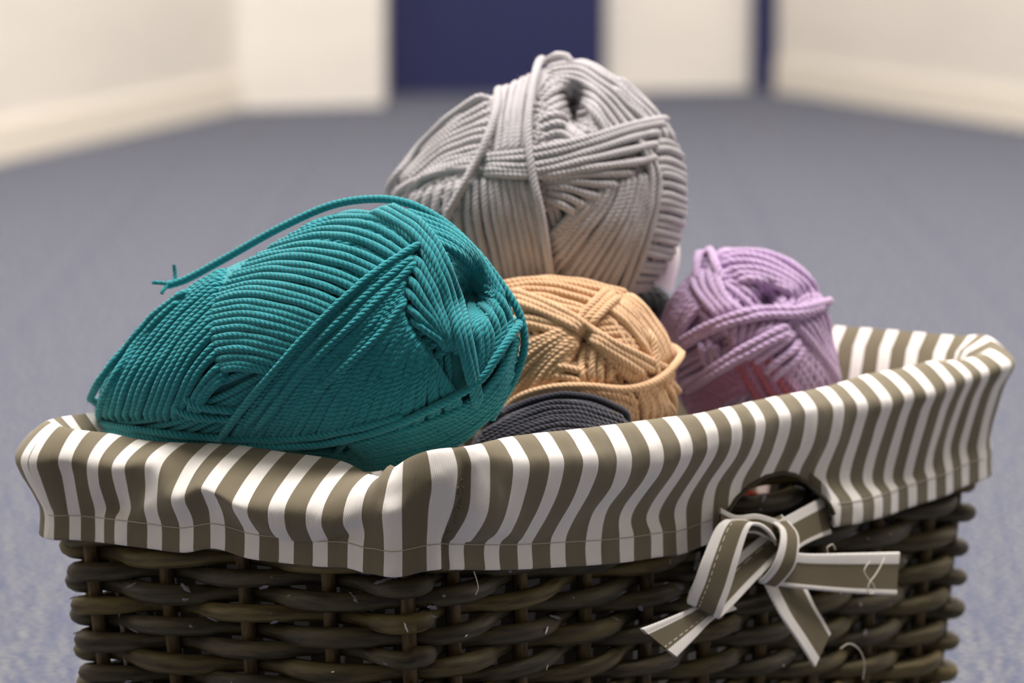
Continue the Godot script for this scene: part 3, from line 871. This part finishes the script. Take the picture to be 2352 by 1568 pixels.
# a point and its outward direction on the ball, for a flat position (mm) on its front
func on_front(ball: Dictionary, q: Vector2, lift: float) -> Array:
	var r := outline_at(ball, q.angle())
	var rho := q.length() / r
	var behind := rho > 1.0   # past the outline a strand carries on round the back
	if behind:
		rho = maxf(2.0 - rho, 0.4)
	var flat := q.normalized() * r * rho
	var deep: float = ball.depth
	var z := deep * sqrt(maxf(0.0, 1.0 - rho * rho)) * (-1.0 if behind else 1.0)
	for dent in ball.dents:
		z -= dent[3] * exp(-(flat - Vector2(dent[0], dent[1])).length_squared() / (dent[2] * dent[2] * 1.2))
	var n := Vector3(flat.x / (r * r), flat.y / (r * r), (z if behind else maxf(z, 0.0)) / (deep * deep)).normalized()
	return [(Vector3(flat.x, flat.y, z + ball.lean * flat.x) + n * lift) * MM, n]

# the same for a direction, so that windings can run right round the ball
func on_ball(ball: Dictionary, d: Vector3, lift: float) -> Array:
	var r := outline_at(ball, atan2(d.y, d.x))
	var deep: float = ball.depth
	var q := Vector3(d.x * r, d.y * r, d.z * deep)
	if q.z > 0:
		for dent in ball.dents:
			q.z -= dent[3] * exp(-(Vector2(q.x, q.y) - Vector2(dent[0], dent[1])).length_squared() / (dent[2] * dent[2] * 1.2))
	var n := Vector3(d.x / r, d.y / r, d.z / deep).normalized()
	q.z += ball.lean * q.x
	return [(q + n * lift) * MM, n]

func strand(ball: Dictionary, parent: Node3D, path: Callable, length: float, lift: float, tuck: bool, material: Material, called: String, detail: bool, lobed := false) -> void:
	var r: float = ball.r
	var steps := clampi(int(length / (0.55 if lobed else 1.5 if detail else 2.6)), 8, 400)
	var p := PackedVector3Array()
	var ups := PackedVector3Array()
	var radii := PackedFloat32Array()
	var phase := rng.randf() * TAU
	for k in steps + 1:
		var t := float(k) / steps
		var sink := 0.0
		if tuck:
			var e := minf(t, 1.0 - t) * length / (r * 3.0)
			sink = maxf(0.0, 1.0 - e) * 1.6 * r
		var wave := (sin(t * length * 0.16 + phase) * 0.13 + sin(t * length * 0.41 + phase * 2.0) * 0.06) * r
		var x: Array = on_front(ball, path.call(t), lift * r - r * 1.3 - sink + wave)
		p.append(x[0])
		ups.append(x[1])
		radii.append(r * MM * (1.05 + 0.05 * sin(t * length * 0.4 + phase * 3.0)))
	for k in int(length * 0.55):
		var j := rng.randi() % p.size()
		var side := ups[j].cross((p[mini(j + 1, steps)] - p[maxi(j - 1, 0)]).normalized())
		var d := (ups[j] * rng.randf_range(0.2, 1.0) + side * rng.randf_range(-1, 1)).normalized()
		hairs.append([p[j] + d * r * MM * 0.9, (d + Vector3(rng.randf_range(-1, 1), rng.randf_range(-1, 1), rng.randf_range(-1, 1)) * 0.7).normalized()])
	add(parent, called, tube(p, ups, radii, (16 if lobed else 10) if detail else 6, ball.pitch * MM, false, 0.07 if lobed else 0.0), material)

func build_ball(ball: Dictionary, label: String, colors: Array, winds: int) -> Node3D:
	var base := Vector3(0, outline_at(ball, -PI / 2.0) * MM, 0)
	var o := thing("yarn_ball", label, "yarn ball", ball.center - base, "")
	var body := Node3D.new()
	var main: Material = colors[0]
	# turn: the ball's front looks up at the camera a little
	var tilt := Basis.from_euler(Vector3(-deg_to_rad(TILT), 0, 0))
	body.free()
	var r: float = ball.r
	var place := Transform3D(tilt, base)
	# the core
	var p := PackedVector3Array()
	var uv := PackedVector2Array()
	var rows := 25
	var columns := 49
	for c in columns:
		for k in rows:
			var a := TAU * c / (columns - 1)
			var e := PI * k / (rows - 1)
			p.append(on_ball(ball, Vector3(cos(a) * sin(e), sin(a) * sin(e), cos(e)), -r * 2.6)[0])
			uv.append(Vector2(c * 0.5, k * 2.0))
	var first := o.get_child_count()
	add(o, "core", grid_mesh(p, uv, rows, columns), main)
	# windings right round, in bands of parallel strands that cross each other
	var axis: Vector3 = ball.axis.normalized()
	var side := axis.cross(Vector3(0.13, 0.3, 0.9)).normalized()
	var mean: float = (ball.radii[0] + ball.radii[6] + ball.depth) / 3.0
	var bands := winds / 9
	for b in bands:
		var turn := b * 2.39996
		var n := (axis * 0.42 + side.rotated(axis, turn) * 0.91).normalized()
		var u := n.cross(axis).normalized()
		var v := n.cross(u)
		for k in 9:
			var off := (k - 4) * 2.05 * r / mean
			var ring := sqrt(maxf(0.0, 1.0 - off * off))
			var path := PackedVector3Array()
			var ups := PackedVector3Array()
			var phase := rng.randf() * TAU
			for i in 97:
				var t := TAU * i / 96.0
				var d := (n * (off + 0.012 * sin(t * 3.0 + phase)) + (u * cos(t) + v * sin(t)) * ring).normalized()
				var x := on_ball(ball, d, -r * (2.1 if b < bands / 2 else 1.5))
				path.append(x[0])
				ups.append(x[1])
			add(o, "strand", tube(path, ups, even(97, r * MM), 6, ball.pitch * MM, true), main)
	for swathe in ball.swathes:
		var guides: Array = swathe.guides
		var material: Material = main
		if swathe.tint == "b":  # redder colours on the lower purple swathes
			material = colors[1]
		elif swathe.tint == "c":
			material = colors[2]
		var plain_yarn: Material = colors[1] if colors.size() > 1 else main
		for k in swathe.count:
			var g: float = float(k) / maxf(swathe.count - 1, 1) + rng.randf_range(-0.2, 0.2) / swathe.count
			var pts := []
			var number: int = guides[0].size()
			for i in number:
				var line := []
				for guide in guides:
					line.append(guide[i])
				pts.append(smooth(line, g) if guides.size() > 2 else lerpf(line[0], line[1], g))
			var length := 0.0
			for i in number / 2 - 1:
				length += Vector2(pts[i * 2], pts[i * 2 + 1]).distance_to(Vector2(pts[i * 2 + 2], pts[i * 2 + 3]))
			strand(ball, o, func(t): return flat_curve(pts, t), length * 1.1, swathe.lift + rng.randf_range(-0.16, 0.16), true, plain_yarn if swathe.tint == "c" and k % 2 == 1 else material, "strand", true)
	for stray in ball.strays:
		var a: Array = stray.path
		var length := 0.0
		for i in a.size() / 2 - 1:
			length += Vector2(a[i * 2], a[i * 2 + 1]).distance_to(Vector2(a[i * 2 + 2], a[i * 2 + 3]))
		strand(ball, o, func(t): return flat_curve(a, t), length * 1.1, stray.lift, true, main, "stray_strand", true, true)
	if hairs.size() > 0:
		add(o, "fuzz", fuzz_mesh(), fuzz_material(main), "stuff")
	hairs.clear()
	for i in range(first, o.get_child_count()):
		o.get_child(i).transform = place
	return o

func fuzz_material(of: StandardMaterial3D) -> StandardMaterial3D:
	var m := plain(of.albedo_color, 0.9, 0.2)
	return m

func fuzz_mesh() -> ArrayMesh:   # fine curved fibres, each a slim three-sided spike
	var v := PackedVector3Array()
	var n := PackedVector3Array()
	var uv := PackedVector2Array()
	var index := PackedInt32Array()
	for hair in hairs:
		var d: Vector3 = hair[1]
		var side := d.cross(Vector3(rng.randf_range(-1, 1), rng.randf_range(-1, 1), rng.randf_range(-1, 1))).normalized()
		var other := d.cross(side)
		var length := rng.randf_range(0.0008, 0.0026)
		var i := v.size()
		for level in 2:
			var at: Vector3 = hair[0] + d * length * 0.5 * level + side * length * 0.12 * level
			for k in 3:
				var a := TAU * k / 3.0
				var out := side * cos(a) + other * sin(a)
				v.append(at + out * 0.00006)
				n.append(out)
				uv.append(Vector2.ZERO)
		v.append(hair[0] + d * length + side * length * 0.4)
		n.append(d)
		uv.append(Vector2.ZERO)
		for k in 3:
			var a := i + k
			var b := i + (k + 1) % 3
			index.append_array(PackedInt32Array([a, b, a + 3, b, b + 3, a + 3, a + 3, b + 3, i + 6]))
	return arrays_mesh(v, n, uv, index)

func free_strand(o: Node3D, ball: Dictionary, points: Array, r: float, material: Material, called: String, lobed := true) -> void:
	var p := PackedVector3Array()
	var ups := PackedVector3Array()
	var steps := points.size() * 22
	for k in steps + 1:
		p.append(space_curve(points, float(k) / steps))
		ups.append(Vector3(0.1, 0.2, 1).normalized())
	var m := add(o, called, tube(p, ups, even(steps + 1, r * MM), 16 if lobed else 7, ball.pitch * MM, false, 0.07 if lobed else 0.0), material)
	m.transform = Transform3D(Basis.from_euler(Vector3(-deg_to_rad(TILT), 0, 0)), Vector3(0, outline_at(ball, -PI / 2.0) * MM, 0))

func build_yarn() -> void:
	var teal := yarn(Color(0.18, 0.59, 0.625))
	var ball := build_ball(TEAL, "large teal yarn ball lying at the left of the basket, with a loose frayed tail", [teal], 54)
	free_strand(ball, TEAL, [-56.5, 23.4, -28, -48.2, 26, -26, -32, 34.2, -18, -10.6, 45.4, -6, 10.4, 54.1, 4, 27.7, 56.4, 12, 41.4, 54.3, 19, 55, 47, 25, 66.8, 36, 30, 76.8, 23.4, 33, 84, 11.7, 35, 86, 0, 35, 82.9, -11.7, 33, 76.5, -23.1, 28, 73.5, -28.6, 22], 1.55, teal, "loose_tail")
	for ply in [[-55, 23.9, -28, -57.8, 24.3, -27, -62.1, 24.6, -26], [-53.9, 23.9, -28, -53.3, 27.4, -29, -53.7, 31.6, -29], [-55.3, 23.4, -28, -57.2, 22.2, -26, -58.3, 20.1, -25]]:
		free_strand(ball, TEAL, ply, 0.85, teal, "frayed_ply", false)
	build_ball(GREY, "big pale grey yarn ball sitting highest, at the back of the basket", [yarn(Color(0.79, 0.775, 0.785))], 63)
	paper_band()
	build_ball(TAN, "peach tan yarn ball in the middle, between the teal and purple ones", [yarn(Color(0.94, 0.77, 0.60))], 54)
	var lilac := yarn(Color(0.79, 0.68, 0.83), 0.06)
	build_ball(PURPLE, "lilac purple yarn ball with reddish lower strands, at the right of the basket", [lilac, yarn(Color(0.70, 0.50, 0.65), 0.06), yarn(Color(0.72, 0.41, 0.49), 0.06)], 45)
	build_ball(CHARCOAL, "charcoal grey yarn ball mostly hidden under the teal and tan ones", [yarn(Color(0.20, 0.20, 0.235))], 36)
	build_ball(BLACK, "black yarn ball nearly hidden, added to fill the dark gap between the grey, tan and purple ones", [yarn(Color(0.10, 0.095, 0.11))], 36)  # added ball, stands in for the dark gap behind the others
	build_ball(ORANGE, "orange red yarn ball buried in the basket, seen through the handle opening", [yarn(Color(0.85, 0.24, 0.08))], 36)

func paper_band() -> void:   # the end of a white paper band round the grey ball, standing off its lower right side
	var ball: Node3D = get_node("yarn_ball_001") if has_node("yarn_ball_001") else get_child(get_child_count() - 1)
	var p := PackedVector3Array()
	var uv := PackedVector2Array()
	for c in 13:
		var t := c / 12.0
		for r in 9:
			var q := r / 8.0
			p.append(Vector3(0.0485 + 0.0125 * q * (1.0 - 0.25 * q) + 0.002 * sin(t * 4.0), lerpf(-0.012, -0.040, t) - 0.003 * q, 0.010 - 0.04 * q))
			uv.append(Vector2(t, q))
	var m := plain(Color(0.93, 0.92, 0.90), 0.6, 0.4)
	var o := add(ball, "paper_band", grid_mesh(p, uv, 9, 13), m)
	o.set_meta("label", "white paper band end")
	o.transform = Transform3D(Basis.from_euler(Vector3(-deg_to_rad(TILT), 0, 0)), Vector3(0, outline_at(GREY, -PI / 2.0) * MM, 0))

# ---------------------------------------------------------------- the room
func build_room() -> void:
	structure("floor", box(Vector3(12, 0.1, 12.5)), mat.carpet, "blue grey speckled office carpet under the basket", Vector3(0.5, -0.05, -1.5))
	structure("ceiling", box(Vector3(12, 0.1, 12.5)), mat.ceiling, "white ceiling of the room", Vector3(0.5, 2.65, -1.5))
	# walls given by two floor points, thickness away from the room
	wall("wall_left", Vector2(-3.37, 4.0), Vector2(-0.42, -6.0), mat.paint, "cream wall running back along the left", true)
	wall("wall_back", Vector2(-0.42, -6.0), Vector2(-0.20, -6.08), mat.paint, "narrow cream wall end left of the navy door", false)
	wall("wall_inner", Vector2(-0.20, -6.08), Vector2(-0.20, -6.30), mat.paint, "cream return beside the navy door", false)
	wall("wall_far", Vector2(0.145, -6.36), Vector2(0.402, -6.42), mat.paint, "cream wall between the navy door and the navy corner post", false)
	wall("wall_right", Vector2(0.425, -6.38), Vector2(5.04, 4.0), mat.paint, "cream wall running forward along the right", true)
	wall("wall_front", Vector2(5.04, 4.0), Vector2(-3.37, 4.0), mat.paint, "cream wall behind the camera", false)
	wall("door_1", Vector2(-0.215, -6.29), Vector2(0.150, -6.33), mat.navy, "dark navy blue door in the far wall", false)
	var post := wall("trim_1", Vector2(0.390, -6.385), Vector2(0.424, -6.36), mat.navy, "thin navy blue post in the far corner", false)
	post.position.y += 0.0
	lamp(Vector3(-0.45, 2.585, -1.75), "over the left of the basket")
	lamp(Vector3(0.75, 2.585, -1.6), "over the right of the basket")
	lamp(Vector3(-0.55, 2.585, -3.7), "half way down the room by the left wall", 0.76)
	lamp(Vector3(0.95, 2.585, -3.6), "half way down the room by the right wall", 0.72)
	lamp(Vector3(0.15, 2.585, -5.3), "farthest down the room, before the navy door", 0.48)

func wall(called: String, a: Vector2, b: Vector2, material: Material, label: String, skirting: bool) -> MeshInstance3D:
	var along := b - a
	var out := Vector2(along.y, -along.x).normalized()   # away from the room
	if out.dot(Vector2(0.3, -2.5) - (a + b) / 2.0) > 0.0:
		out = -out
	var mid := (a + b) / 2.0 + out * 0.05
	var o := structure(called, box(Vector3(along.length(), 2.62, 0.1)), material, label, Vector3(mid.x, 1.31, mid.y), -along.angle())
	if skirting:
		var at := (a + b) / 2.0 - out * 0.003
		structure("baseboard_" + called.split("_")[1], box(Vector3(along.length(), 0.05, 0.006)), mat.skirting, "cream baseboard along the " + called.split("_")[1] + " wall", Vector3(at.x, 0.025, at.y), -along.angle())
	return o

func lamp(at: Vector3, which: String, power := 1.0) -> void:
	var o := thing("ceiling_light", "flat ceiling light panel, " + which, "ceiling light", at, "ceiling light panels")
	add(o, "frame", box(Vector3(1.24, 0.03, 0.34)), mat.ceiling)
	var panel := add(o, "panel", box(Vector3(1.18, 0.012, 0.28)), mat.lamp)
	panel.position.y = -0.015
	var light := AreaLight3D.new()
	light.name = "glow"
	light.area_size = Vector2(1.18, 0.28)
	light.light_color = Color(1.0, 0.972, 0.958)
	light.light_energy = LAMP * power
	light.shadow_enabled = true
	light.area_range = 14.0
	light.rotation_degrees.x = -90
	light.position.y = -0.03
	o.add_child(light, true)

const LAMP := 6.1

func _ready() -> void:
	rng.seed = 11
	# camera
	var camera := Camera3D.new()
	camera.name = "camera"
	var lens := CameraAttributesPhysical.new()
	lens.frustum_focal_length = 137.7
	lens.frustum_focus_distance = 1.475
	lens.exposure_aperture = 10.5
	camera.attributes = lens
	camera.position = Vector3(0, 0.48344, 0)
	camera.rotation_degrees.x = -TILT
	camera.near = 0.05
	camera.far = 60.0
	camera.fov = rad_to_deg(2.0 * atan(784.0 / 9000.0))
	add_child(camera)
	camera.make_current()
	print("fov ", camera.fov)
	# surroundings: a closed room, so the environment is only a dim backdrop
	var around := WorldEnvironment.new()
	around.name = "surroundings"
	var e := Environment.new()
	e.background_mode = Environment.BG_COLOR
	e.background_color = Color(0.5, 0.5, 0.5)
	e.tonemap_mode = Environment.TONE_MAPPER_LINEAR
	e.tonemap_exposure = 1.0
	e.sdfgi_enabled = true
	e.ssao_enabled = true
	e.ssil_enabled = true
	around.environment = e
	add_child(around)
	make_materials()
	make_rim()
	build_room()
	build_basket()
	build_liner()
	build_yarn()
